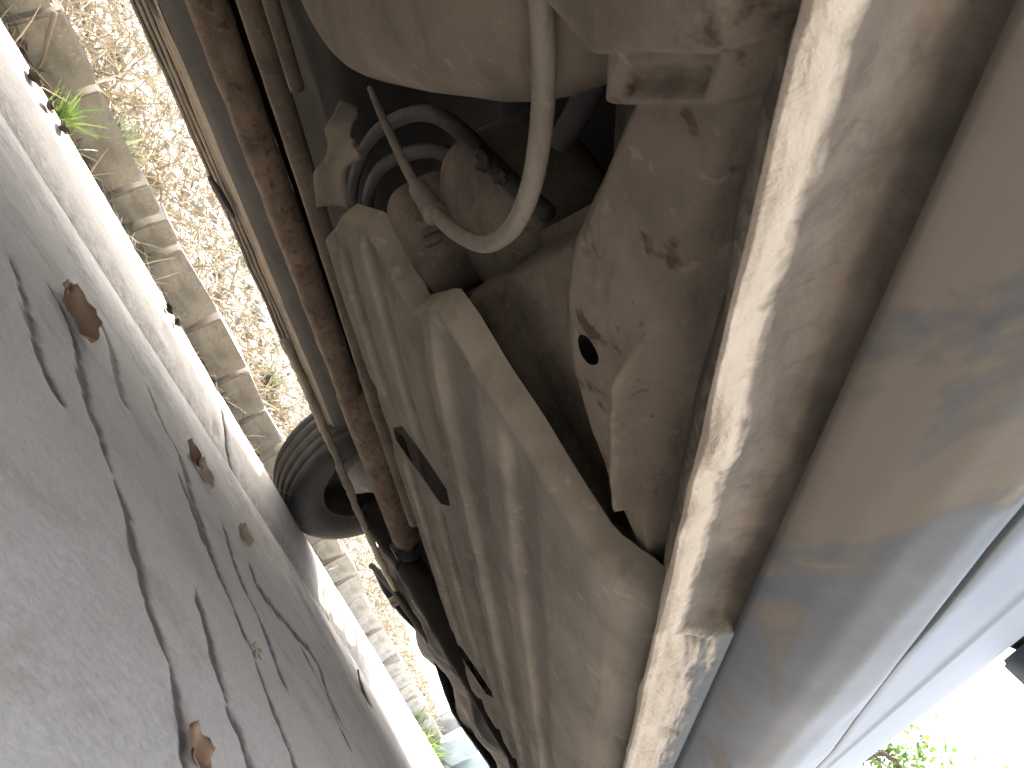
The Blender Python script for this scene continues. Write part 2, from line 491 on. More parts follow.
# kerb: long cast stones with worn noses
kerb = empty('kerb', (-1.27, 1.5, 0), kind='structure', label='pale worn concrete kerb between the road and the bricks')
KP_D = [1.13, 1.17, 1.19, 1.21, 1.235, 1.26, 1.29, 1.32, 1.35, 1.38, 1.405, 1.43, 1.448, 1.455, 1.462]
KP_Z = [-0.030, -0.0085, -0.0035, 0.0005, 0.0065, 0.0130, 0.0205, 0.0280, 0.0350, 0.0405, 0.0435, 0.0440, 0.037, 0.020, -0.05]
joints = [-1.4, -0.55, 0.45, 1.455, 2.36, 3.27, 4.15, 5.05, 6.0, 6.9, 7.8, 8.8, 9.8]
def kerb_lift(Y): return interp(Y, [0, 1.4, 2.3, 3.3, 5, 9], [0.0, 0.0, 0.006, 0.018, 0.030, 0.035])
for ji in range(len(joints) - 1):
    y0, y1 = joints[ji] + 0.005, joints[ji + 1] - 0.006
    n = max(12, int((y1 - y0) / 0.022))
    vs = [y0, y0 + 0.003] + lin(y0 + 0.010, y1 - 0.010, n) + [y1 - 0.003, y1]
    V = []
    for v in vs:
        e = min(v - y0, y1 - v)
        rd = 0.004 * (1 - min(1, e / 0.014)) ** 2
        for d, z in zip(KP_D, KP_Z):
            ch = max(0.0, nz(d * 1.3, v, ji * 3.1, 24, 3) - 0.50) * 0.016          # knocks in the nose
            ch += max(0.0, 1 - e / 0.022) * max(0, nz(d, v * 0.2, ji, 30, 2) + 0.1) * 0.008
            w = smooth(1.19, 1.24, d) * (1 - smooth(1.44, 1.46, d))
            V.append(Vector((-d, v, z + kerb_lift(v) * smooth(1.19, 1.34, d) + 0.0009 * nz(d, v, ji, 14, 3) * w - (rd + ch) * w)))
    F = grid_faces(len(KP_D), len(vs), True)
    m = len(KP_D)
    F.append(tuple(range(m))); F.append(tuple(range((len(vs) - 1) * m, len(vs) * m))[::-1])
    ko = obj('kerb_stone', V, F, M_kerb, kerb)
    ko.data.attributes.new('dirt_and_dark', 'FLOAT', 'POINT').data.foreach_set('value', [0.50 * (1 - smooth(1.19, 1.30, d)) + (0.5 * max(0, 1 - min(v - y0, y1 - v) / 0.012)) for v in vs for d in KP_D])  # kerb foot darkened; dirt at the joints

# ------------------------------------------------------------------ brick edging
edging = empty('brick_edging', (-1.76, 1.6, 0.03), 'row of grey bricks set on edge along the dry grass bank', 'brick edging')
y = -0.35
bi = 0
while y < 7.5:
    L = random.choice([0.20, 0.21, 0.235, 0.19, 0.16])
    if 1.02 < y < 1.16: L = 0.10
    D0 = 1.715 + random.uniform(-0.012, 0.02)
    hgt = 0.115 + random.uniform(-0.016, 0.010)
    lift = kerb_lift(y) * 0.8
    o = box('brick', (0, 0, 0), (0.085, L - random.uniform(0.006, 0.016), hgt), M_brick, edging, bevel=0.005, wob=0.005, seed=bi * 3.3)
    for pl in o.data.polygons: pl.use_smooth = False
    o.location = Vector((-D0 - 0.045, y + L / 2, 0.022 + hgt / 2 + lift)) - edging.location
    o.rotation_euler = (random.uniform(-0.06, 0.06), random.uniform(-0.08, 0.16), random.uniform(-0.07, 0.07))
    y += L + 0.004
    bi += 1

# ------------------------------------------------------------------ dry grass, litter, rubble on the bank
def blades(name, n, region, length, width, mat, lie=0.6, label=None, cat=None, kind=None, group=None, zfun=None, seed=1, curl=0.6, parent=None):
    rg = np.random.default_rng(seed)
    V, F = [], []
    for i in range(n):
        D, Y = region(rg)
        z = zfun(D, Y)
        L = length[0] + (length[1] - length[0]) * rg.random() ** 2
        w = width * (0.6 + 0.9 * rg.random())
        az = rg.random() * 6.283
        el = math.pi / 2 * (1 - lie * rg.random() ** 0.4)
        p = Vector((-D, Y, z + rg.random() * 0.012))
        d = Vector((math.cos(az) * math.cos(el), math.sin(az) * math.cos(el), math.sin(el)))
        sd = d.cross(Vector((rg.normal(), rg.normal(), rg.normal()))).normalized()
        bend = Vector((rg.normal(), rg.normal(), -0.5 - rg.random())) * curl * 0.4
        k = len(V)
        for s in range(4):
            t = s / 3
            ww = w * (1 - 0.75 * t)
            V.append(p - sd * ww); V.append(p + sd * ww)
            p = p + d * L / 3
            d = (d + bend * 0.5).normalized()
        for s in range(3):
            a = k + 2 * s
            F.append((a, a + 1, a + 3, a + 2))
    return obj(name, V, F, mat, parent, False, kind, label, cat, group)

def bank_region(rg):
    Y = 0.3 + 8.2 * rg.random() ** 1.7
    D = 1.83 + 2.8 * rg.random() ** 1.8
    return D, Y
blades('dry_grass', 15000, bank_region, (0.03, 0.20), 0.0026, M_straw, 0.85, 'tangled pale dry grass covering the bank behind the bricks', 'dry grass', 'stuff', zfun=bank_z, seed=3)
def gap_region(rg):
    return 1.47 + 0.24 * rg.random() ** 1.2, 0.2 + 7 * rg.random() ** 1.4
blades('straw_wisps', 1500, gap_region, (0.02, 0.10), 0.0014, M_straw, 0.95, 'loose straw wisps lying between the kerb and the bricks', 'straw', 'stuff', zfun=bank_z, seed=5)

def litter(name, n, region, size, mat, seed, label, cat, zfun):
    rg = np.random.default_rng(seed)
    V, F = [], []
    for i in range(n):
        D, Y = region(rg)
        s = size * (0.4 + rg.random())
        c = Vector((-D, Y, zfun(D, Y) + s * 0.25 + 0.010 * rg.random()))
        q = Matrix.Rotation(rg.random() * 6.28, 3, 'Z') @ Matrix.Rotation(rg.normal() * 0.6, 3, 'X') @ Matrix.Rotation(rg.normal() * 0.6, 3, 'Y')
        k = len(V)
        cu = rg.normal() * 0.35
        for (a, b, cz) in ((-1, 0, 0), (-.3, -.45, cu), (.5, -.38, cu), (1, 0, .1), (.5, .38, cu), (-.3, .45, cu), (0, 0, 0)):
            V.append(c + q @ Vector((a * s, b * s, cz * s)))
        for a, b in ((0, 1), (1, 2), (2, 3), (3, 4), (4, 5), (5, 0)): F.append((k + 6, k + a, k + b))
    return obj(name, V, F, mat, None, False, 'stuff', label, cat)
litter('leaf_litter', 2200, bank_region, 0.024, M_litter, 11, 'brown and buff dead leaf litter among the dry grass', 'leaf litter', bank_z)
litter('gap_litter', 420, gap_region, 0.013, M_litter, 12, 'crumbs of dead leaf behind the kerb', 'leaf litter', bank_z)

def pebble(rg, c, s):
    bm = bmesh.new(); bmesh.ops.create_icosphere(bm, subdivisions=1, radius=1)
    q = Matrix.Rotation(rg.random() * 6.28, 3, 'Z')
    sc = Vector((s * (0.7 + .6 * rg.random()), s * (0.7 + .6 * rg.random()), s * (0.45 + .4 * rg.random())))
    V = [c + q @ Vector((v.co.x * sc.x, v.co.y * sc.y, v.co.z * sc.z)) * (0.8 + 0.4 * rg.random()) for v in bm.verts]
    F = [tuple(v.index for v in f.verts) for f in bm.faces]
    bm.free()
    return V, F
def pebbles(name, n, region, size, mat, seed, label, zfun):
    rg = np.random.default_rng(seed); V, F = [], []
    for i in range(n):
        D, Y = region(rg); s = size * (0.3 + rg.random() ** 2)
        v, f = pebble(rg, Vector((-D, Y, zfun(D, Y) + s * 0.3)), s)
        k = len(V); V += v; F += [tuple(a + k for a in t) for t in f]
    obj(name, V, F, mat, None, False, 'stuff', label, 'gravel')
pebbles('gravel', 260, gap_region, 0.012, M_stone, 21, 'small grey gravel between the kerb and the bricks', bank_z)

def on_bank(a, b):
    for k in range(1500):
        t = 1.6 + k * 0.004
        q = P(a, b, t=t)
        if q.z < bank_z(-q.x, q.y) + 0.004 and -q.x > 1.8: return q
        if -q.x > 5.5: return q
    return q
# weeds far along the bank and the green tuft in the kerb joint
tp = P(52, 118, D=1.60)
def tuft_region(rg): return 1.60 + rg.normal() * 0.012, tp.y + rg.normal() * 0.014
blades('grass_tuft', 70, tuft_region, (0.04, 0.10), 0.0020, M_green, 0.5, 'bright green grass tuft sprouting between the kerb and the bricks', 'grass tuft', zfun=bank_z, seed=8, curl=0.4)
weeds = [((100, 150), 2.15, 'grey green weed half buried in the dry grass beside pale twigs'),
         ((265, 385), 2.35, 'faded green weed on the bank close behind the tyre'),
         ((446, 735), 1.62, 'fresh green weed growing beside the pale concrete blocks')]
for k, ((wx, wy), wd, lb) in enumerate(weeds):
    w = on_bank(wx, wy) if k < 2 else P(wx, wy, D=wd)
    wd = -w.x
    blades('weed', 160 if k < 2 else 300, (lambda rg, w=w, wd=wd, k=k: (wd + rg.normal() * (0.010 if k < 2 else .10), w.y + rg.normal() * (0.014 if k < 2 else .4))), (0.03, 0.10 if k < 2 else 0.2), 0.006, M_weed if k < 2 else M_green, 0.6, lb, 'weed', kind=None if k < 2 else 'stuff', zfun=bank_z, seed=30 + k)

# twigs lying on the bank
twig_px = [([(128, 50), (112, 70), (104, 95), (100, 120)], 2.0, M_twig, 'pale forked dry twig lying on the straw'),
           ([(128, 62), (112, 78), (92, 84), (82, 92)], 2.0, M_twig_d, 'reddish brown dry twig crossing the pale twig'),
           ([(135, 95), (140, 125), (150, 140), (138, 165), (128, 182)], 2.1, M_twig, 'long bent dry twig on the straw close under the car'),
           ([(55, 12), (48, 40), (42, 62), (34, 72)], 1.74, M_twig, 'thin pale twig hanging over a grey brick'),
           ([(225, 330), (205, 345), (228, 372), (240, 380)], 1.78, M_twig_d, 'short brown twig caught on the brick row behind the cracked kerb')]
for pts, d, m, lb in twig_px:
    q = []
    for k, (a, b) in enumerate(pts):
        v = on_bank(a, b) if d > 1.8 else P(a, b, D=d - 0.035)
        v.z += 0.018 if d > 1.8 else 0
        q.append(v)
    tube('twig', q, lambda s: 0.0045 * (1.2 - 0.8 * s), m, None, 5, 6, label=lb, cat='twig')

# grey stones on the bank
for k, (a, b, d, s, lb) in enumerate([(243, 262, 2.5, 0.06, 'rounded grey stone in the straw beside the far sill'), (256, 315, 2.6, 0.075, 'larger grey stone half sunk in the straw beside the far sill')]):
    c = on_bank(a, b); c.z += 0.01
    v, f = pebble(np.random.default_rng(70 + k), Vector((0, 0, 0)), s)
    o = obj('stone', v, f, M_stone, label=lb, cat='stone'); o.location = c
    m = o.modifiers.new('s', 'SUBSURF'); m.levels = 1; m.render_levels = 2

# pale blocks far along the verge
for k, (c, s, r, m, lb) in enumerate([((P(463, 741, Y=6.0)), (0.16, 0.26, 0.14), 0.5, M_chip, 'pale whitish concrete block standing on the far verge'),
                              ((P(476, 762, Y=6.3)), (0.15, 0.30, 0.13), 0.3, M_chip, 'pale bluish block standing in front of the green weed'),
                              ((P(458, 722, Y=6.6)), (0.20, 0.22, 0.20), 0.1, M_stone, 'weathered grey block behind the pale whitish block')]):
    zb = bank_z(-c.x, c.y) - 0.02; zt = c.z + s[2] / 2           # stands on the verge
    s = (s[0], s[1], zt - zb); c.z = (zt + zb) / 2
    o = box('concrete_block', (0, 0, 0), s, m, None, bevel=0.012, wob=0.015, seed=k * 5, label=lb, cat='block')
    o.location = c; o.rotation_euler = (0.05, 0.1, r)

# ------------------------------------------------------------------ fallen leaves on the road
def fallen_leaf(c, L, W, rotz, tilt, mat, label, curl=0.35):
    V = []; nu, nv = 9, 7
    for j in range(nv):
        for i in range(nu):
            u = i / (nu - 1); v = j / (nv - 1) * 2 - 1
            hw = W * (math.sin(math.pi * min(1, u * 0.97 + 0.015)) ** 0.7) * (1 + 0.15 * math.sin(u * 23 + j))
            y_ = v * hw
            V.append(Vector(((u - 0.5) * L, y_, curl * abs(v) ** 1.6 * W + 0.25 * curl * L * (2 * u - 1) ** 2 + 0.002 * math.sin(9 * u + 3 * v))))
    o = obj('fallen_leaf', V, grid_faces(nu, nv), mat, label=label, cat='leaf')
    m = o.modifiers.new('t', 'SOLIDIFY'); m.thickness = 0.0006
    o.location = c; o.rotation_euler = (tilt, 0.1, rotz)
    return o
fallen_leaf(on_road(76, 317), 0.060, 0.020, 0.5, 0.5, M_brownleaf, 'curled brown leaf lying on a long road crack')
fallen_leaf(on_road(68, 298), 0.042, 0.015, 1.7, 0.2, M_paleleaf, 'small buff leaf touching the curled brown leaf')
fallen_leaf(on_road(192, 455), 0.045, 0.015, 0.9, 0.3, M_brownleaf, 'brown leaf in the gutter close to the kerb joint')
fallen_leaf(on_road(203, 475), 0.050, 0.016, 0.2, 0.25, M_paleleaf, 'pale dry leaf in the gutter beside a brown one')
fallen_leaf(on_road(243, 537), 0.050, 0.016, -0.2, 0.3, M_paleleaf, 'pale folded leaf lying by the kerb below the tyre')
fallen_leaf(on_road(196, 750), 0.026, 0.009, 0.3, 0.3, M_brownleaf, 'rusty brown leaf on the road crack under the sill')
fallen_leaf(on_road(256, 652), 0.018, 0.006, 0.3, 0.2, M_paleleaf, 'tiny pale leaf at the end of a road crack')
fallen_leaf(on_road(362, 690), 0.16, 0.024, 1.2, 0.1, M_paleleaf, 'long narrow pale leaf lying in the gutter', 0.2)
for k, (a, b, lb) in enumerate([(158, 332, 'dark shrivelled leaf on the kerb nose'), (160, 312, 'curled dark leaf stalk on the kerb beside a shrivelled leaf'), (28, 112, 'dark shrivelled leaf on the kerb near the green tuft'), (37, 136, 'blackened leaf on the kerb, largest of its cluster'), (15, 85, 'small dark leaf scrap on the kerb near the green tuft')]):
    q = P(a, b, D=1.37); q.z = interp(1.37, KP_D, KP_Z) + 0.003
    fallen_leaf(q, 0.028, 0.010, k * 1.1, 0.5, M_crack, lb, 0.6)

# ------------------------------------------------------------------ the car
CX = -0.80
car = empty('parked_car', (CX, 1.0, 0.0), 'blue grey hatchback with a dusty underside parked against the kerb', 'car')
WY = (-0.38, 2.13)          # rear and front axle
ARCH = 0.355
# --- side panels
SP_Z = [0.2735, 0.277, 0.283, 0.291, 0.302, 0.320, 0.380, 0.45, 0.55, 0.68, 0.80, 0.90, 0.95]
SP_D = [0.0795, 0.070, 0.055, 0.040, 0.0275, 0.0185, 0.0085, 0.001, -0.007, -0.012, -0.008, 0.006, 0.022]
def side_D(z, Y):
    d = interp(z, SP_Z, SP_D)
    e = max(0, -0.45 - Y) / 0.5; g = max(0, Y - 2.65) / 0.5
    return d + 0.10 * e * e + 0.14 * g * g
def side_X(z, Y, near):
    d = side_D(z, Y)
    return -d if near else 2 * CX + d
def gap_z(Y): return interp(Y, [0.0, 0.264, 0.40, 0.52, 0.635, 0.8], [0.300, 0.312, 0.322, 0.340, 0.360, 0.372])
def arch_z(Y, base):
    z = base
    for wy in WY:
        q = ARCH ** 2 - (Y - wy) ** 2
        if q > 0: z = max(z, 0.30 + math.sqrt(q))
    return z
def stations(y0, y1):
    s = set(round(v, 4) for v in lin(y0, y1, max(6, int((y1 - y0) / 0.03))))
    for wy in WY:
        for k in range(-24, 25):
            v = wy + ARCH * math.sin(k / 24 * math.pi / 2)
            if y0 < v < y1: s.add(round(v, 4))
    return sorted(s)
def panel(name, y0, y1, near, mat=M_paint):
    ys = stations(y0, y1)
    V = []
    tt = [0, 0.012, 0.03, 0.06, 0.12, 0.2, 0.35, 0.5, 0.7, 0.85, 1.0]; t2 = lin(0, 0.022, 9) + lin(0.03, 1, 24)
    for Y in ys:
        zl = arch_z(Y, gap_z(Y) + 0.0026)
        zm = max(0.3795, zl + 0.001) if zl < 0.3795 else zl + 0.01
        row = []
        for k in (2, 1):                                    # hem turned inwards
            row.append((side_D(zl, Y) + 0.006 * k, zl + (0.0008 if k == 1 else 0.003)))
        for t in tt:
            z = zl + (zm - zl) * t
            d = side_D(z, Y)
            d += 0.0014 * max(0, 1 - (z - zl) / 0.004) ** 2
            row.append((d, z))
        for t in t2[1:]:
            z = zm + (0.95 - zm) * t
            row.append((side_D(z, Y) - 0.0022 * math.exp(-((z - 0.3845) / 0.0035) ** 2), z))
        for d, z in row:
            V.append(Vector((-d if near else 2 * CX + d, Y, z)))
    o = obj(name, V, grid_faces(len(V) // len(ys), len(ys), near), mat, car)
    return o
for near in (True, False):
    panel('rear_quarter_panel', -0.92, 0.055, near)
    dr = panel('door', 0.06, 1.60, near)
    panel('front_fender', 1.605, 3.05, near)
    # door handle and mirror
    hx = 0.012 if near else 2 * CX - 0.012
    sg = 1 if near else -1
    tube('handle', [Vector((hx - 0.01 * sg, 0.18, 0.84)), Vector((hx + 0.022 * sg, 0.21, 0.84)), Vector((hx + 0.025 * sg, 0.27, 0.84)), Vector((hx + 0.022 * sg, 0.33, 0.84)), Vector((hx - 0.01 * sg, 0.36, 0.84))], 0.011, M_black, dr)
    # wing mirror: a housing with a pointed forward lower edge
    mp = P(1000, 663, Y=1.27)
    bm = bmesh.new()
    bmesh.ops.create_cube(bm, size=1)
    for v in bm.verts:
        front = v.co.y > 0
        v.co = Vector((v.co.x * 0.20, v.co.y * (0.10 if v.co.z < 0 else 0.07), v.co.z * 0.12))
    bmesh.ops.bevel(bm, geom=bm.edges[:], offset=0.006, segments=3, affect='EDGES')
    cxm = mp.x + 0.10 if near else 2 * CX - (mp.x + 0.10)
    for v in bm.verts: v.co += Vector((cxm, mp.y - 0.045, mp.z + 0.06))
    me = bpy.data.meshes.new('wing_mirror'); bm.to_mesh(me); bm.free(); me.materials.append(M_mirror)
    for p in me.polygons: p.use_smooth = True
    wm = link('wing_mirror', me, car)
    xa = -0.03 if near else 2 * CX + 0.03
    V, F = tube_data([Vector((xa, mp.y - 0.02, mp.z + 0.01)), Vector((xa + 0.03 * sg, mp.y - 0.03, mp.z + 0.03)), Vector((xa + 0.075 * sg, mp.y - 0.04, mp.z + 0.05))], 0.020, 10)
    ma = obj('mirror_arm', V, F, M_black, wm)

# --- near rocker panel
def rocker_pt(u, Y, near=True):
    zs = [(0.0800, 0.2790), (0.0806, 0.2760), (0.0802, 0.2742)]
    n0 = 3; N = 26
    g = gap_z(Y)
    if u < n0: d, z = zs[u]
    elif u < N:
        z = 0.2735 + (g - 0.2735) * ((u - n0 + 1) / (N - n0)) ** 1.15
        d = interp(z, SP_Z, SP_D)
        d += 0.0016 * max(0, 1 - (g - z) / 0.003) ** 2
    elif u == N: d, z = side_D(g, Y) + 0.007, g + 0.0005
    else: d, z = side_D(g, Y) + 0.020, g + 0.002
    if 3 < u < N - 2: d += 0.0016 * nz(d, Y, z, 7, 2); z += 0.0012 * nz(d, Y, z + 5, 9, 2)
    return Vector((-d if near else 2 * CX + d, Y, z))
for near in (True, False):
    loft('rocker_panel', lambda u, v, near=near: rocker_pt(u, v, near), list(range(28)), lin(-0.02, 1.93, 260 if near else 40), M_paint, car, flip=near)

# --- near sill flange caked with mud, with dents and a broken step
dents = [((722, 505), 0.010, 0.0060), ((752, 515), 0.008, -0.0045), ((740, 478), 0.007, -0.0040), ((722, 468), 0.007, -0.0035), ((705, 560), 0.012, 0.0030), ((672, 662), 0.008, 0.0035), ((705, 655), 0.007, 0.0035),
         ((640, 715), 0.010, 0.0035), ((770, 380), 0.016, 0.003), ((745, 455), 0.014, -0.003), ((730, 545), 0.010, 0.003), ((800, 330), 0.018, 0.002), ((820, 150), 0.018, 0.0025), ((690, 650), 0.006, 0.005), ((662, 735), 0.008, 0.004)]
dent_w = [(P(a, b, D=0.088), r, h) for (a, b), r, h in dents]
def flange_prof(Y):
    st = smooth(0.424, 0.418, Y) if Y < 0.43 else 0.0      # mud layer stops at the step
    top = 1.0 - 0.0 * st
    a = 1 - smooth(0.414, 0.424, Y)
    pts = [(0.30, 0.350), (0.20, 0.345), (0.158, 0.335), (0.150, 0.312), (0.146, 0.290), (0.140, 0.276), (0.130, 0.266), (0.119, 0.260), (0.112, 0.254),
           (0.1082, 0.2475), (0.1066, 0.2425), (0.1045, 0.2400), (0.1018, 0.2398), (0.0994, 0.2418), (0.0976, 0.2450)]
    up = [(0.0968, 0.2500), (0.0970, 0.2560), (0.0962, 0.2630), (0.0944, 0.2700), (0.0918, 0.2755), (0.0885, 0.2792), (0.0848, 0.2812), (0.0808, 0.2822), (0.0768, 0.2828), (0.0730, 0.2832)]
    lo = [(0.0955, 0.2475), (0.0935, 0.2502), (0.0915, 0.2530), (0.0895, 0.2558), (0.0876, 0.2586), (0.0858, 0.2614), (0.0841, 0.2641), (0.0825, 0.2668), (0.0808, 0.2700), (0.0788, 0.2748)]
    mid = [(d0 * a + d1 * (1 - a), z0 * a + z1 * (1 - a)) for (d0, z0), (d1, z1) in zip(up, lo)]
    return pts + mid
def flange_pt(u, Y):
    pr = flange_prof(Y)
    i = min(len(pr) - 2, int(u)); t = u - i
    d = pr[i][0] * (1 - t) + pr[i + 1][0] * t; z = pr[i][1] * (1 - t) + pr[i + 1][1] * t
    p = Vector((-d, Y, z))
    outer = smooth(9.5, 13.0, u) * (1 - smooth(22.5, 24, u))
    inner = smooth(3, 5, u) * (1 - smooth(9, 11, u))
    h = 0.0016 * nz(Y, d, z, 30, 4) + 0.0018 * nz(Y + 7, d, z, 11, 2)
    for q, r, dd in dent_w:
        e = (p - q).length_squared / (r * r)
        if e < 6: h -= 1.7 * dd * math.exp(-e)
    p.x += outer * h * 0.9; p.z -= outer * h * 0.5
    k = 0.004 * nz(Y, 3, 1, 8, 3)
    p.x -= inner * k; p.z += inner * 0.004 * nz(Y, d, 9, 12, 3)
    return p
us = lin(0, 8, 17) + lin(8, 15, 36)[1:] + lin(15, 24, 46)[1:]
vs = lin(-0.02, 0.75, 420) + lin(0.75, 1.93, 120)[1:]
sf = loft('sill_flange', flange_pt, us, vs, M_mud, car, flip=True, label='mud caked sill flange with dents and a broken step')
UV = [(u, v) for v in vs for u in us]
pale = []; blue = []  # pale paints the light caught by the dusty flange edge, against the darker channel
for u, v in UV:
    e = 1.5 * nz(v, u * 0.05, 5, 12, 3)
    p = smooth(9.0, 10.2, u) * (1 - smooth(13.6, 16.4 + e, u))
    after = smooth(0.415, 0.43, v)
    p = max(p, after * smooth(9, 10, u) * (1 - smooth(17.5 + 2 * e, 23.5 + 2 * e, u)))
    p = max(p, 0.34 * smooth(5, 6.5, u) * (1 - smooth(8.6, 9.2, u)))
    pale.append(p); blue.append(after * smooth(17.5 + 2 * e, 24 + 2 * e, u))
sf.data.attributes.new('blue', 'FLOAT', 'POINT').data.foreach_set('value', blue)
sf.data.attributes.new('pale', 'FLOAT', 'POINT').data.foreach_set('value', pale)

# --- far sill seen from inside: stepped pressing with drain slots
FS = [(1.62, 0.33), (1.600, 0.300), (1.575, 0.292), (1.530, 0.289), (1.522, 0.285), (1.519, 0.245), (1.5165, 0.2395), (1.5145, 0.2395), (1.5135, 0.2440), (1.5210, 0.2500), (1.5110, 0.2505), (1.5090, 0.2470), (1.5070, 0.2470), (1.5055, 0.2520),
      (1.5150, 0.2590), (1.5000, 0.2600), (1.4975, 0.2545), (1.4955, 0.2545), (1.4940, 0.2600), (1.5050, 0.2680), (1.4880, 0.2690), (1.4850, 0.2625), (1.4825, 0.2625), (1.4800, 0.2690), (1.4720, 0.2745), (1.462, 0.2765)]
def fs_pt(u, Y):
    i = min(len(FS) - 2, int(u)); t = u - i
    d = FS[i][0] * (1 - t) + FS[i + 1][0] * t; z = FS[i][1] * (1 - t) + FS[i + 1][1] * t
    return Vector((-d + 0.0015 * nz(Y, d, z, 6, 2), Y, z + 0.0025 * nz(Y, d * 4, 2, 7, 3)))
FI = [(1.462, 0.2765), (1.458, 0.280), (1.452, 0.295), (1.440, 0.325), (1.43, 0.343), (1.40, 0.350), (1.27, 0.353)]
loft('inner_sill', lambda u, v: Vector((-FI[u][0] + 0.002 * nz(v, u, 0, 5), v, FI[u][1])), list(range(7)), lin(-0.02, 1.93, 90), M_innersill, car)
fsl = loft('far_sill', fs_pt, lin(0, len(FS) - 1, 101), lin(-0.02, 1.93, 160), M_farsill, car, flip=False, label='dusty stepped far sill with drain slots')
for (a, b, d, L) in [((208, 175), (233, 216), 1.483, 0), ((146, -6), (166, 22), 1.483, 0), ((313, 400), (335, 440), 1.500, 0)]:
    p0 = P(*a, D=d); p1 = P(*b, D=d)
    V = []
    n = 12
    for i in range(n + 1):
        t = i / n
        c = p0.lerp(p1, t); w = 0.0085 * math.sin(math.pi * (0.08 + 0.84 * t)) ** 0.6
        c.x = -d + 0.004
        for s in (-1, 1): V.append(c + Vector((0.001 * s, 0, s * w)))
    obj('drain_slot', V, grid_faces(2, n + 1), M_black, fsl).modifiers.new('t', 'SOLIDIFY').thickness = 0.003  # thin black strip laid on the sill, painting the dark of a slot opening

# --- floor pan
def floor_pt(x, Y):
    z = 0.400 + 0.012 * math.sin(x * 26) * smooth(0.5, 0.7, Y) + 0.006 * nz(x, Y, 0, 5, 2)
    c = (x + 0.75) / 0.16
    z += 0.11 * math.exp(-c * c * c * c)                        # tunnel
    z += 0.10 * (1 - smooth(0.34, 0.44, Y)) * smooth(-0.60, -0.52, x) * smooth(-0.22, -0.27, x)   # open pocket where the hoses run
    e = min(x - (2 * CX + 0.12), -0.12 - x)
    z -= 0.055 * (1 - smooth(0.0, 0.07, e))
    return Vector((x, Y, z))
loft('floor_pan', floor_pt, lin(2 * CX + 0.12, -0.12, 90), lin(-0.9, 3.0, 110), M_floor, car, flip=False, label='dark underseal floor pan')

# --- big ribbed shield under the middle of the car
FRONT_PX = [(316, 166), (330, 186), (352, 207), (378, 215), (395, 242), (424, 298), (452, 290), (470, 315), (500, 365), (540, 425), (580, 490), (605, 530), (622, 547), (638, 566), (650, 592)]
fr = [P(a, b, z=(0.258 if k < 6 else 0.250)) for k, (a, b) in enumerate(FRONT_PX)]
SH_D = [-p.x for p in fr][::-1]; SH_Y = [p.y for p in fr][::-1]
SH_D[0] = 0.113
SH_Y[0] = SH_Y[1] + 0.01
def front_Y(d): return interp(d, SH_D, SH_Y)
PROF_D = [0.108, 0.112, 0.118, 0.128, 0.142, 0.160, 0.185, 0.215, 0.220, 0.248, 0.256, 0.288, 0.297, 0.343, 0.353, 0.372, 0.382, 0.41, 0.418, 0.455, 0.463, 0.487, 0.495, 0.540, 0.548, 0.572, 0.580, 0.598, 0.606, 0.614, 0.618]
PROF_H = [0.040, 0.026, 0.016, 0.009, 0.004, 0.001, 0.000, 0.000, 0.0075, 0.0075, 0.000, 0.000, 0.0085, 0.0085, 0.000, 0.001, 0.015, 0.020, 0.0085, 0.0085, 0.020, 0.020, 0.0085, 0.0085, 0.020, 0.020, 0.007, 0.005, 0.006, 0.012, 0.03]
SLOTS = [(-P(a, b, z=0.2445).x, P(a, b, z=0.2445).y, rr) for a, b, rr in [(398, 433, .05), (412, 452, .05), (428, 474, .05), (446, 500, .05), (460, 650, .07), (475, 672, .07), (490, 694, .07)]]
def shield_pt(d, s):
    Yf = front_Y(min(d, 0.547)) + max(0, d - 0.547) * 1.1
    Yend = 2.02 - 0.25 * smooth(0.30, 0.12, d) + 0.0
    Y = Yf + (Yend - Yf) * s
    dy = Y - Yf
    hh = interp(d, PROF_D, PROF_H)
    hs = interp(d, [0.1, 0.36, 0.39, 0.62], [0.002, 0.002, 0.011, 0.011])
    k = smooth(0.012, 0.05 + 0.03 * math.sin(d * 37), dy)
    edge = smooth(0.36, 0.40, d) > 0.5
    ribs = hh if (d < 0.16 or d > 0.585) else hs + (hh - hs) * k
    z = 0.2330 + ribs
    z += 0.0016 * nz(d, Y, 0, 6, 3)
    z += 0.020 * max(0, 1 - dy / 0.010) ** 2                     # rolled front lip
    z += 0.030 * smooth(0.12, 0, Yend - Y)
    for (sx, sy, sr) in SLOTS:
        k = smooth(2.0, 1.0, math.hypot((d - sx) / sr, (Y - sy) / sr))
        z = z * (1 - k) + 0.2445 * k
    # bulge of the near corner and the dark hollow of the far rib
    return Vector((-d, Y, z))
ud = []
for i in range(len(PROF_D) - 1):
    ud += lin(PROF_D[i], PROF_D[i + 1], 5)[:-1]
ud.append(PROF_D[-1])
sv = [0, 0.0012, 0.0026, 0.0042, 0.006, 0.008, 0.011, 0.015] + lin(0.02, 1, 120)
shield = loft('underbody_shield', shield_pt, ud, sv, M_shield, car, flip=True, label='long ribbed dusty undershield with two dark slots')
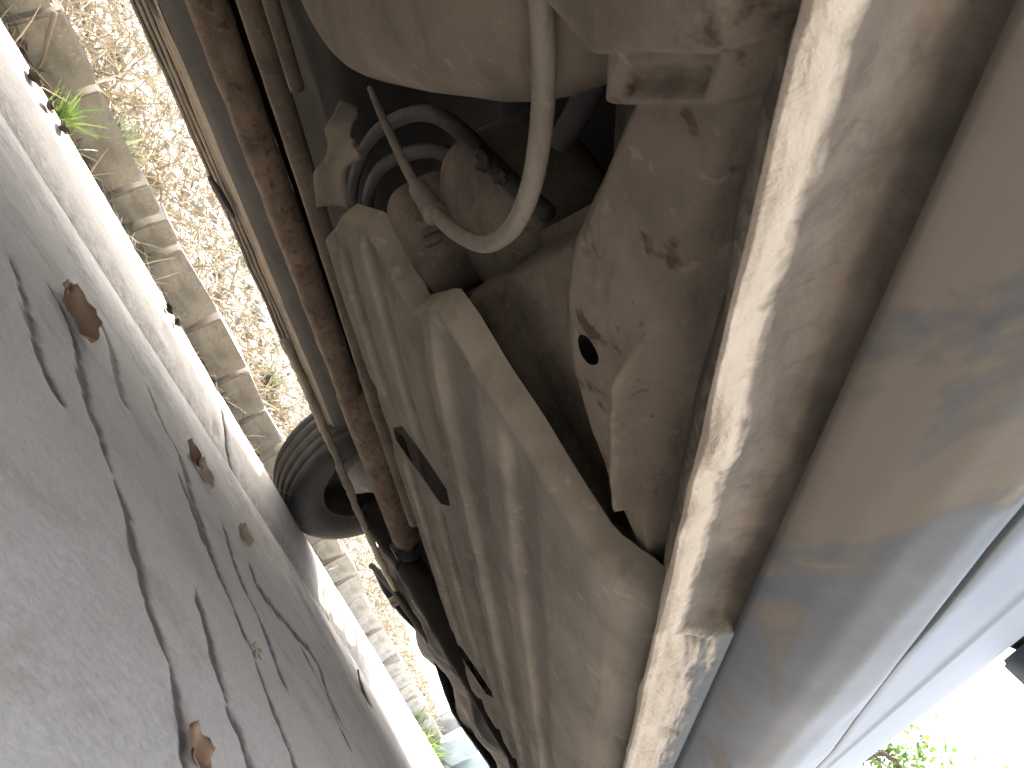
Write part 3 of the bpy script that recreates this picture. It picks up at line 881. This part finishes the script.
def cut(o, quads, zlo=0.15, zhi=0.30, rnd=0.006):
    bpy.context.view_layer.update()
    bm = bmesh.new()
    for q in quads:
        lo = [bm.verts.new((p[0], p[1], zlo)) for p in q]; hi = [bm.verts.new((p[0], p[1], zhi)) for p in q]
        n = len(q)
        bm.faces.new(lo[::-1]); bm.faces.new(hi)
        for i in range(n): bm.faces.new((lo[i], lo[(i + 1) % n], hi[(i + 1) % n], hi[i]))
    bmesh.ops.recalc_face_normals(bm, faces=bm.faces)
    me = bpy.data.meshes.new('c'); bm.to_mesh(me); bm.free(); me.materials.append(M_pit)
    c = bpy.data.objects.new('c', me); COL.objects.link(c)
    c.parent = o.parent; c.location = o.location
    m = o.modifiers.new('b', 'BOOLEAN'); m.operation = 'DIFFERENCE'; m.object = c; m.solver = 'EXACT'; m.material_mode = 'TRANSFER'
    bpy.context.view_layer.update()
    dg = bpy.context.evaluated_depsgraph_get()
    new = bpy.data.meshes.new_from_object(o.evaluated_get(dg))
    o.modifiers.clear(); o.data = new
    bpy.data.objects.remove(c)
def slot(px): return [P(a, b, z=0.2445).to_2d() for a, b in px]
def ellipse(px, z, n=18):
    (cx, cy), ax, ay, ang = px
    out = []
    for k in range(n):
        t = 2 * math.pi * k / n
        u, v = ax * math.cos(t), ay * math.sin(t)
        out.append(P(cx + u * math.cos(ang) - v * math.sin(ang), cy + u * math.sin(ang) + v * math.cos(ang), z=z).to_2d())
    return out
cut(shield, [slot([(393, 428), (402, 426), (426, 458), (447, 490), (450, 506), (441, 504), (414, 466), (396, 440)]),
             slot([(457, 644), (462, 648), (492, 692), (493, 698), (486, 694), (462, 658)])])

# --- frame rail with its hole, raised block and fold
RL = [(-60, 540), (-10, 560), (22, 590), (42, 614), (70, 612), (94, 609), (103, 620), (150, 600), (205, 575), (250, 560), (300, 555), (380, 561), (440, 580), (490, 602), (530, 622), (556, 636)]
RR = [(-60, 850), (-10, 800), (60, 765), (100, 750), (150, 733), (190, 716), (245, 690), (300, 680), (380, 672), (470, 662), (550, 652), (600, 644)]
def rail_pt(u, v):
    """u -0.25..1.25 across, v picture row the section was sighted on"""
    if v > 556: xl = 636 + (v - 556) * 0.2
    else: xl = interp(v, [a for a, b in RL], [b for a, b in RL])
    xr = interp(v, [a for a, b in RR], [b for a, b in RR])
    z0 = 0.262 - 0.010 * (1 - smooth(96, 112, v)) + 0.006 * smooth(46, 40, v) * -1
    uu = min(1, max(0, u))
    p = P(xl + (xr - xl) * uu, v, z=0.258)
    rid = 0.015 * math.exp(-((uu - interp(v, [300, 380, 510], [0.72, 0.62, 0.44])) / 0.06) ** 2) * smooth(330, 380, v) * smooth(512, 500, v)
    fold = 0.030 * smooth(0.0, 1.0, max(0, uu - interp(v, [0, 300, 510], [0.80, 0.75, 0.5])) / 0.4)
    z = z0 + fold - rid
    z += 0.0016 * nz(p.x, p.y, 0, 22, 3) + 0.0022 * nz(p.x, p.y, 4, 8, 2)
    z += 0.005 * math.exp(-((v - 75) / 12) ** 2) * smooth(0.1, 0.2, uu) * smooth(0.75, 0.7, uu)
    z += 0.008 * math.exp(-((u - 0.0) / 0.05) ** 2) * 0.6
    if u < 0: z += 0.10 * (-u / 0.25); p.x += 0.006 * (u / 0.25)
    if u > 1: z += 0.08 * ((u - 1) / 0.25)
    p.z = z
    return p
rail = loft('frame_rail', rail_pt, [-0.25, -0.15, -0.06, -0.02] + lin(0, 1, 44) + [1.03, 1.12, 1.25], lin(-60, 604, 210), M_rail, car, flip=False, label='dusty frame rail with rust spots and an oval hole')
cut(rail, [ellipse(((590.5, 348.5), 8, 17, -0.42), 0.262)], 0.2, 0.40)

# --- cross panel between shield and rail, with a pressed ridge
def cross_pt(u, v):
    a = P(462 + 130 * v, 285 + 210 * v, z=0.285); b = P(600 + 20 * v, 210 + 300 * v, z=0.285)
    p = a.lerp(b, u)
    z = 0.284 - 0.012 * math.exp(-((u - 0.16) / 0.07) ** 2) * smooth(0.0, 0.08, v) + 0.012 * u + 0.003 * nz(p.x, p.y, 1, 20, 3)
    z += 0.05 * max(0, 0.04 - u) / 0.04 + 0.03 * smooth(0.06, 0, v)
    p.z = z
    return p
loft('cross_panel', cross_pt, lin(0, 1, 40), lin(-0.05, 1.1, 60), M_bracket, car, flip=False)

# --- gearbox-like bowl at the top
def bowl(name, c, r, e, mat, lump=0.004, parent=car, rz=0.0, **kw):
    V = []; nu, nv = 48, 30
    sp = lambda w, p: math.copysign(abs(w) ** p, w)
    for j in range(nv):
        ph = -math.pi / 2 + math.pi * j / (nv - 1)
        for i in range(nu):
            th = 2 * math.pi * i / nu
            q = Vector((r[0] * sp(math.cos(ph), e[0]) * sp(math.cos(th), e[1]), r[1] * sp(math.cos(ph), e[0]) * sp(math.sin(th), e[1]), r[2] * sp(math.sin(ph), e[0])))
            q = q + q.normalized() * lump * nz(q.x + c[0], q.y, q.z, 9, 2)
            V.append(Matrix.Rotation(rz, 3, 'Z') @ q + Vector(c))
    return obj(name, V, grid_faces(nu, nv, closed_u=True), mat, parent, **kw)
bowl('silencer_box', (-0.405, 0.132, 0.343), (0.170, 0.114, 0.098), (0.42, 0.5), M_dust, 0.005, rz=-0.36, label='rounded dusty silencer box')
bowl('heat_cover', (-0.60, 0.17, 0.355), (0.09, 0.12, 0.07), (0.6, 0.8), M_dust, 0.003)

# --- exhaust: pipe, resonator and a second thin pipe
EX_D = 1.15
def ex(px, py, d=EX_D): return P(px, py, D=d)
pipe_pts = [Vector((-EX_D, -0.3, 0.302)), ex(215, 0), ex(236, 90), ex(275, 200), ex(318, 300), ex(350, 375)]
for q in pipe_pts: q.z = 0.302
tube('exhaust_pipe', pipe_pts + [Vector((-EX_D, 2.5, 0.302))], 0.028, M_rust, car, 14, 20, wob=0.002, label='rusty exhaust pipe')
q0 = ex(362, 395); q1 = ex(401, 538)
tube('resonator', [Vector((-EX_D, q0.y - 0.03, 0.312)), Vector((-EX_D, q0.y + 0.02, 0.312)), Vector((-EX_D, (q0.y + q1.y) / 2, 0.312)), Vector((-EX_D, q1.y - 0.02, 0.312)), Vector((-EX_D, q1.y, 0.312))],
     lambda s: 0.042 * (0.85 + 0.15 * smooth(0, 0.08, s) * smooth(1, 0.92, s)), M_rust, car, 8, 26, wob=0.0015, label='brown rusted exhaust resonator')
box('exhaust_clamp', (-EX_D, q1.y + 0.06, 0.297), (0.08, 0.06, 0.075), M_darkplastic, car, bevel=0.015)
tp_ = [Vector((-1.02, y_, 0.327 + 0.004 * math.sin(y_ * 3))) for y_ in (-0.3, 0.1, 0.5, 0.8, 1.1, 1.4, 1.8)]
tube('heat_shield_tube', tp_, 0.017, M_dust, car, 10, 16, wob=0.001)
tube('brake_pipe', [Vector((-0.93, y_, 0.335)) for y_ in (-0.3, 0.2, 0.45, 0.52)], 0.010, M_dust, car, 6, 10)

# --- hoses
def hp(l): return [P(a, b, z=z) for a, b, z in l]
tube('fuel_hose', hp([(536, -60, 0.262), (541, 0, 0.262), (544, 60, 0.262), (541, 130, 0.262), (530, 190, 0.260), (512, 228, 0.258), (486, 244, 0.258), (458, 234, 0.260), (436, 214, 0.263), (428, 204, 0.265)]), 0.0050, M_hose, car, 8, 14)
tube('thin_hose', hp([(428, 204, 0.265), (410, 175, 0.268), (393, 140, 0.272), (380, 112, 0.277), (370, 88, 0.282)]), lambda s: 0.0042 - 0.002 * s, M_hose, car, 8, 12)
tube('hose_fitting', hp([(436, 216, 0.263), (426, 199, 0.266), (418, 188, 0.268)]), lambda s: 0.0080 - 0.0012 * s, M_hose, car, 5, 12)
tube('vent_hose', hp([(352, 200, 0.31), (356, 172, 0.31), (372, 138, 0.31), (400, 118, 0.31), (432, 114, 0.31), (462, 132, 0.31), (490, 162, 0.31), (520, 190, 0.31), (548, 214, 0.31)]), 0.0062, M_hose_d, car, 8, 12)
tube('return_hose', hp([(374, 225, 0.315), (368, 200, 0.315), (378, 172, 0.315), (402, 156, 0.315), (432, 150, 0.315), (458, 160, 0.315), (478, 178, 0.315), (500, 200, 0.315), (512, 222, 0.315)]), 0.0064, M_hose_d, car, 8, 12)
tube('black_hose', hp([(622, 20, 0.33), (606, 50, 0.33), (590, 88, 0.33), (572, 122, 0.33), (560, 140, 0.33)]), 0.0075, M_hose_d, car, 8, 12)
for (a, b, z, s) in [(482, 160, 0.304, 0.013), (500, 176, 0.304, 0.011)]:
    c = P(a, b, z=z)
    box('hose_clip', c, (s, s * 1.4, s * 0.7), M_hose_d, car, bevel=0.003, rot=('Z', 0.6))
# valve housing below the hoses
c0 = P(434, 240, z=0.290)
bowl('valve_housing', (c0.x, c0.y, c0.z + 0.006), (0.046, 0.046, 0.034), (0.6, 0.8), M_bracket, 0.003, label='rounded dusty valve housing with bolts')
c1 = P(505, 215, z=0.325)
bowl('pump_body', (c1.x, c1.y + 0.01, c1.z + 0.02), (0.075, 0.065, 0.050), (0.6, 0.9), M_bracket, 0.003)
for (a, b) in [(418, 226), (424, 243), (412, 238)]:
    c = P(a, b, z=0.268)
    tube('bolt', [c + Vector((0, 0, 0.014)), c + Vector((0, 0, 0.004)), c], 0.0045, M_bracket, car, 2, 6)
# strap and hanger of the shield's far front corner
HL = [(340, 100, 0.300), (327, 130, 0.285), (330, 152, 0.272), (316, 172, 0.262), (319, 206, 0.257)]
HR = [(356, 116, 0.310), (352, 140, 0.290), (362, 156, 0.276), (346, 172, 0.266), (350, 208, 0.262)]
hl, hr = catmull(hp(HL), 8), catmull(hp(HR), 8)
loft('corner_flange', lambda u, v: hl[v].lerp(hr[v], u) + Vector((0, 0, 0.006 * math.sin(u * math.pi))), lin(0, 1, 9), list(range(len(hl))), M_shield, car, thick=0.003)

# --- front end: subframe, arms, liner and bumper valance
def valance_pt(u, v):
    x = 2 * CX + 0.06 + (1.48) * u
    c = (x - CX) / 0.80
    Y = 3.30 - 0.34 * abs(c) ** 3.0 - 0.10 * (1 - v)
    zl = interp(x, [-1.6, -1.45, -1.2, -0.95, -0.72, -0.4, 0], [0.215, 0.205, 0.262, 0.215, 0.24, 0.24, 0.21])
    z = zl + (0.60 - zl) * v
    Y += 0.05 * math.sin(v * 3) - 0.09 * max(0, 0.12 - v) / 0.12
    return Vector((x, Y, z + 0.004 * nz(x, v, 0, 9)))
loft('bumper', valance_pt, lin(0, 1, 80), lin(0, 1, 24), M_darkplastic, car, thick=0.006, label='dark plastic bumper valance')
def liner_pt(u, v):
    x = 2 * CX + 0.10 + 1.40 * u
    Y = 2.55 + 0.65 * v
    z = 0.275 + 0.03 * math.sin(x * 19) * math.sin(v * 5) + 0.012 * nz(x, Y, 0, 7, 3) - 0.02 * v
    return Vector((x, Y, z))
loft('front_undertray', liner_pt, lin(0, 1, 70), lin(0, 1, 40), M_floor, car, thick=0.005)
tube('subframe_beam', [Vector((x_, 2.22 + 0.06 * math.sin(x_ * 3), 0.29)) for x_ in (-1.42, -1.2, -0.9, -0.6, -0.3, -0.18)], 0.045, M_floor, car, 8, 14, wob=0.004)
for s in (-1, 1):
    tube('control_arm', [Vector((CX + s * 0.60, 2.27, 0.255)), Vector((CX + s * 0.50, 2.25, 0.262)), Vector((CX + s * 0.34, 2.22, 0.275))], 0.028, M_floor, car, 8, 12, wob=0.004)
tube('trailing_arm', [P(a, b, D=d) for a, b, d in [(285, 340, 1.40), (312, 402, 1.37), (335, 455, 1.355), (362, 520, 1.345), (392, 583, 1.33), (425, 635, 1.28), (455, 680, 1.2)]], 0.012, M_farsill, car, 10, 10, wob=0.006)
bp = P(393, 602, Y=2.85)
tube('drain_plug', [bp + Vector((0, 0, 0.04)), bp + Vector((0, 0, 0.01)), bp + Vector((0, 0, -0.012))], 0.020, M_mud, car, 3, 12)
for k, (a, b, e, f) in enumerate([(372, 565, 430, 640), (415, 600, 470, 690), (455, 660, 520, 752)]):
    p0 = P(a, b, z=0.255 + 0.01 * k); p1 = P(e, f, z=0.255 + 0.01 * k)
    p0 = P(a, b, Y=min(p0.y, 2.75)); p1 = P(e, f, Y=min(p1.y, 3.05))
    tube('undertray_rib', [p0, p0.lerp(p1, .35) + Vector((0, 0, 0.006)), p0.lerp(p1, .7), p1], 0.014, M_farsill if k else M_floor, car, 8, 10, wob=0.004)

# --- wheels
def make_wheel(cx, cy, cz, side):
    """side +1: the outer face looks to +x"""
    w = 0.175
    R = 0.29
    prof = [(-0.070, 0.180), (-0.082, 0.205), (-0.0875, 0.235), (-0.086, 0.262), (-0.079, 0.278), (-0.070, 0.2850)]
    for g in (-0.052, -0.019, 0.014, 0.047):
        prof += [(g - 0.0035, 0.2892), (g - 0.0030, 0.2822), (g + 0.0030, 0.2822), (g + 0.0035, 0.2892)]
    prof += [(0.070, 0.2850), (0.079, 0.278), (0.086, 0.262), (0.0875, 0.235), (0.082, 0.205), (0.070, 0.180)]
    rim = [(-0.070, 0.183), (-0.072, 0.176), (-0.060, 0.172), (-0.040, 0.165), (0.030, 0.160), (0.045, 0.150), (0.050, 0.110), (0.060, 0.060), (0.058, 0.0)]
    rim = [(u * 1, r) for u, r in rim]
    V, F = revolve([(u * side, r) for u, r in rim], 48, (0, 0, 0))
    wh = obj('wheel', V, F, M_darkplastic, car)
    wh.location = Vector((cx, cy, cz)) - car.location
    V, F = revolve([(u * side, r) for u, r in prof], 96, (0, 0, 0))
    o = obj('tyre', V, F, M_rubber); o.parent = wh
    hub = [(-0.105, 0.0), (-0.105, 0.020), (-0.098, 0.036), (-0.080, 0.052), (-0.060, 0.060), (-0.050, 0.088), (-0.040, 0.098), (0.02, 0.10), (0.025, 0.0)]
    V, F = revolve([(u * side, r) for u, r in hub], 32, (0, 0, 0))
    o = obj('hub', V, F, M_alloy); o.parent = wh
    for k in range(5):
        a = k * 2 * math.pi / 5
        c = Vector((0.060 * side, 0.055 * math.cos(a), 0.055 * math.sin(a)))
        V, F = tube_data([c, c + Vector((0.008 * side, 0, 0)), c + Vector((0.014 * side, 0, 0))], 0.009, 6)
        o = obj('wheel_nut', V, F, M_alloy, smooth_=False); o.parent = wh
    return wh
for wy in WY:
    make_wheel(-0.105, wy, 0.291, 1)
    make_wheel(-1.490, wy, 0.326, -1)

# --- upper body: hood, hatch, roof, glass
def skin(name, pts_rows, mat, thick=0.004, parent=car, **kw):
    nu = len(pts_rows[0])
    V = [p for r in pts_rows for p in r]
    o = obj(name, V, grid_faces(nu, len(pts_rows)), mat, parent, **kw)
    m = o.modifiers.new('t', 'SOLIDIFY'); m.thickness = thick
    return o
def across(half, Y, z, crown, n=13):
    return [Vector((CX + half * k, Y, z + crown * (1 - k * k))) for k in lin(-1, 1, n)]
def shalf(Y, z=0.95): return CX * -1 - side_D(z, Y)
skin('hood', [across(shalf(y_), y_, z_, 0.04) for y_, z_ in zip(lin(2.05, 3.05, 9), [0.955, 0.95, 0.94, 0.925, 0.905, 0.88, 0.85, 0.81, 0.74])], M_paint)
skin('front_panel', [across(shalf(3.05) + 0.0, 3.052 + 0.12 * t, 0.74 - 0.16 * t, 0.03) for t in lin(0, 1, 5)], M_paint)
skin('roof', [across(0.56, y_, z_, 0.05) for y_, z_ in zip(lin(-0.45, 1.30, 9), [1.38, 1.42, 1.44, 1.45, 1.45, 1.44, 1.43, 1.40, 1.36])], M_paint)
skin('windscreen', [across(0.56 + 0.17 * t, 1.305 + 0.74 * t, 1.357 - 0.40 * t, 0.05) for t in lin(0, 1, 7)], M_glass)
skin('rear_window', [across(0.56 + 0.16 * t, -0.455 - 0.36 * t, 1.377 - 0.42 * t, 0.05) for t in lin(0, 1, 7)], M_glass)
skin('tailgate', [across(0.70, -0.82 - 0.10 * math.sin(t * 2.2), 0.95 - 0.62 * t, 0.0) for t in lin(0, 1, 9)], M_paint)
skin('rear_bumper', [across(0.72, -0.93 - 0.05 * math.sin(t * 3.1), 0.56 - 0.30 * t, 0.0) for t in lin(0, 1, 9)], M_darkplastic)
for sgn in (-1, 1):
    rows = []
    for t in lin(0, 1, 6):
        rows.append([Vector((CX + sgn * ((0.775 * (1 - t)) + 0.56 * t), y0 * (1 - t) + y1 * t, 0.95 * (1 - t) + z1 * t)) for y0, y1, z1 in
                     ((-0.80, -0.44, 1.385), (-0.3, -0.2, 1.43), (0.35, 0.3, 1.45), (1.0, 0.75, 1.44), (1.55, 1.05, 1.41), (2.02, 1.28, 1.37))])
    sw = skin('side_window', rows, M_glass)
    for (ya, yb) in ((0.10, 0.12), (1.98, 1.27)):
        za = 0.955; zb = 1.44 if ya < 1 else 1.37
        tube('pillar', [Vector((CX + sgn * 0.778, ya, za)), Vector((CX + sgn * 0.67, (ya + yb) / 2, (za + zb) / 2)), Vector((CX + sgn * 0.565, yb, zb))], 0.022, M_paint, car, 6, 8)
    box('headlight', (CX + sgn * 0.58, 3.07, 0.72), (0.26, 0.16, 0.13), M_lamp, car, bevel=0.03)
    box('tail_light', (CX + sgn * 0.66, -0.86, 0.80), (0.12, 0.10, 0.22), M_tail, car, bevel=0.03)

# ------------------------------------------------------------------ tree beyond the car
def make_tree(base, height, crown_r, cz, label, seed, tip=None):
    t = empty('roadside_tree', base, label, 'tree')
    rg = np.random.default_rng(seed)
    b = Vector(base)
    top = b + Vector((0.3, 0, cz))
    tube('trunk', [b + Vector((0, 0, -0.2)), b + Vector((0.05, 0.1, cz * 0.35)), b + Vector((0.2, 0, cz * 0.7)), top], lambda s: 0.16 * (1.1 - 0.8 * s), M_bark, t, 6, 10, wob=0.02)
    tips = []
    for k in range(16):
        a = rg.random() * 6.28; e = rg.random() * 0.9 - 0.1
        d = Vector((math.cos(a) * math.cos(e), math.sin(a) * math.cos(e), math.sin(e)))
        p0 = b + Vector((0.15, 0, cz * (0.55 + 0.45 * rg.random())))
        p1 = top + d * crown_r * (0.7 + 0.3 * rg.random())
        tips.append(p1)
        tube('limb', [p0, p0.lerp(p1, 0.5) + Vector((0, 0, 0.15)), p1], lambda s: 0.05 * (1.1 - s), M_bark, t, 5, 6)
    if tip is not None:
        for q in tip:
            tips.append(q)
            tube('limb', [top, top.lerp(q, 0.5) + Vector((0, 0, 0.25)), q], lambda s: 0.045 * (1.15 - s), M_bark, t, 6, 6)
    if tip is not None:
        tube('limb', [P(925, 800, t=13.0), P(888, 756, t=12.8), P(868, 759, t=12.7), P(840, 768, t=12.6)], lambda s: 0.035 * (1.1 - 0.5 * s), M_bark, t, 6, 6)
    V, F = [], []
    for p in tips + [top]:
        for k in range(520):
            c = p + Vector(rg.normal(size=3)) * crown_r * 0.17
            s = 0.05 + 0.07 * rg.random()
            u = Vector(rg.normal(size=3)).normalized(); w = u.orthogonal().normalized() * s * 0.5
            i = len(V)
            V += [c, c + u * s * 0.5 + w, c + u * s, c + u * s * 0.5 - w]; F.append((i, i + 1, i + 2, i + 3))
    obj('crown', V, F, M_leaf_t, t, False)
tipq = [P(905, 772, t=13.0), P(912, 790, t=13.0)]
make_tree((-2.6, 12.0, 0.35), 6, 2.2, 3.9, 'leafy green roadside tree reaching over the verge beyond the car', 5, tipq)
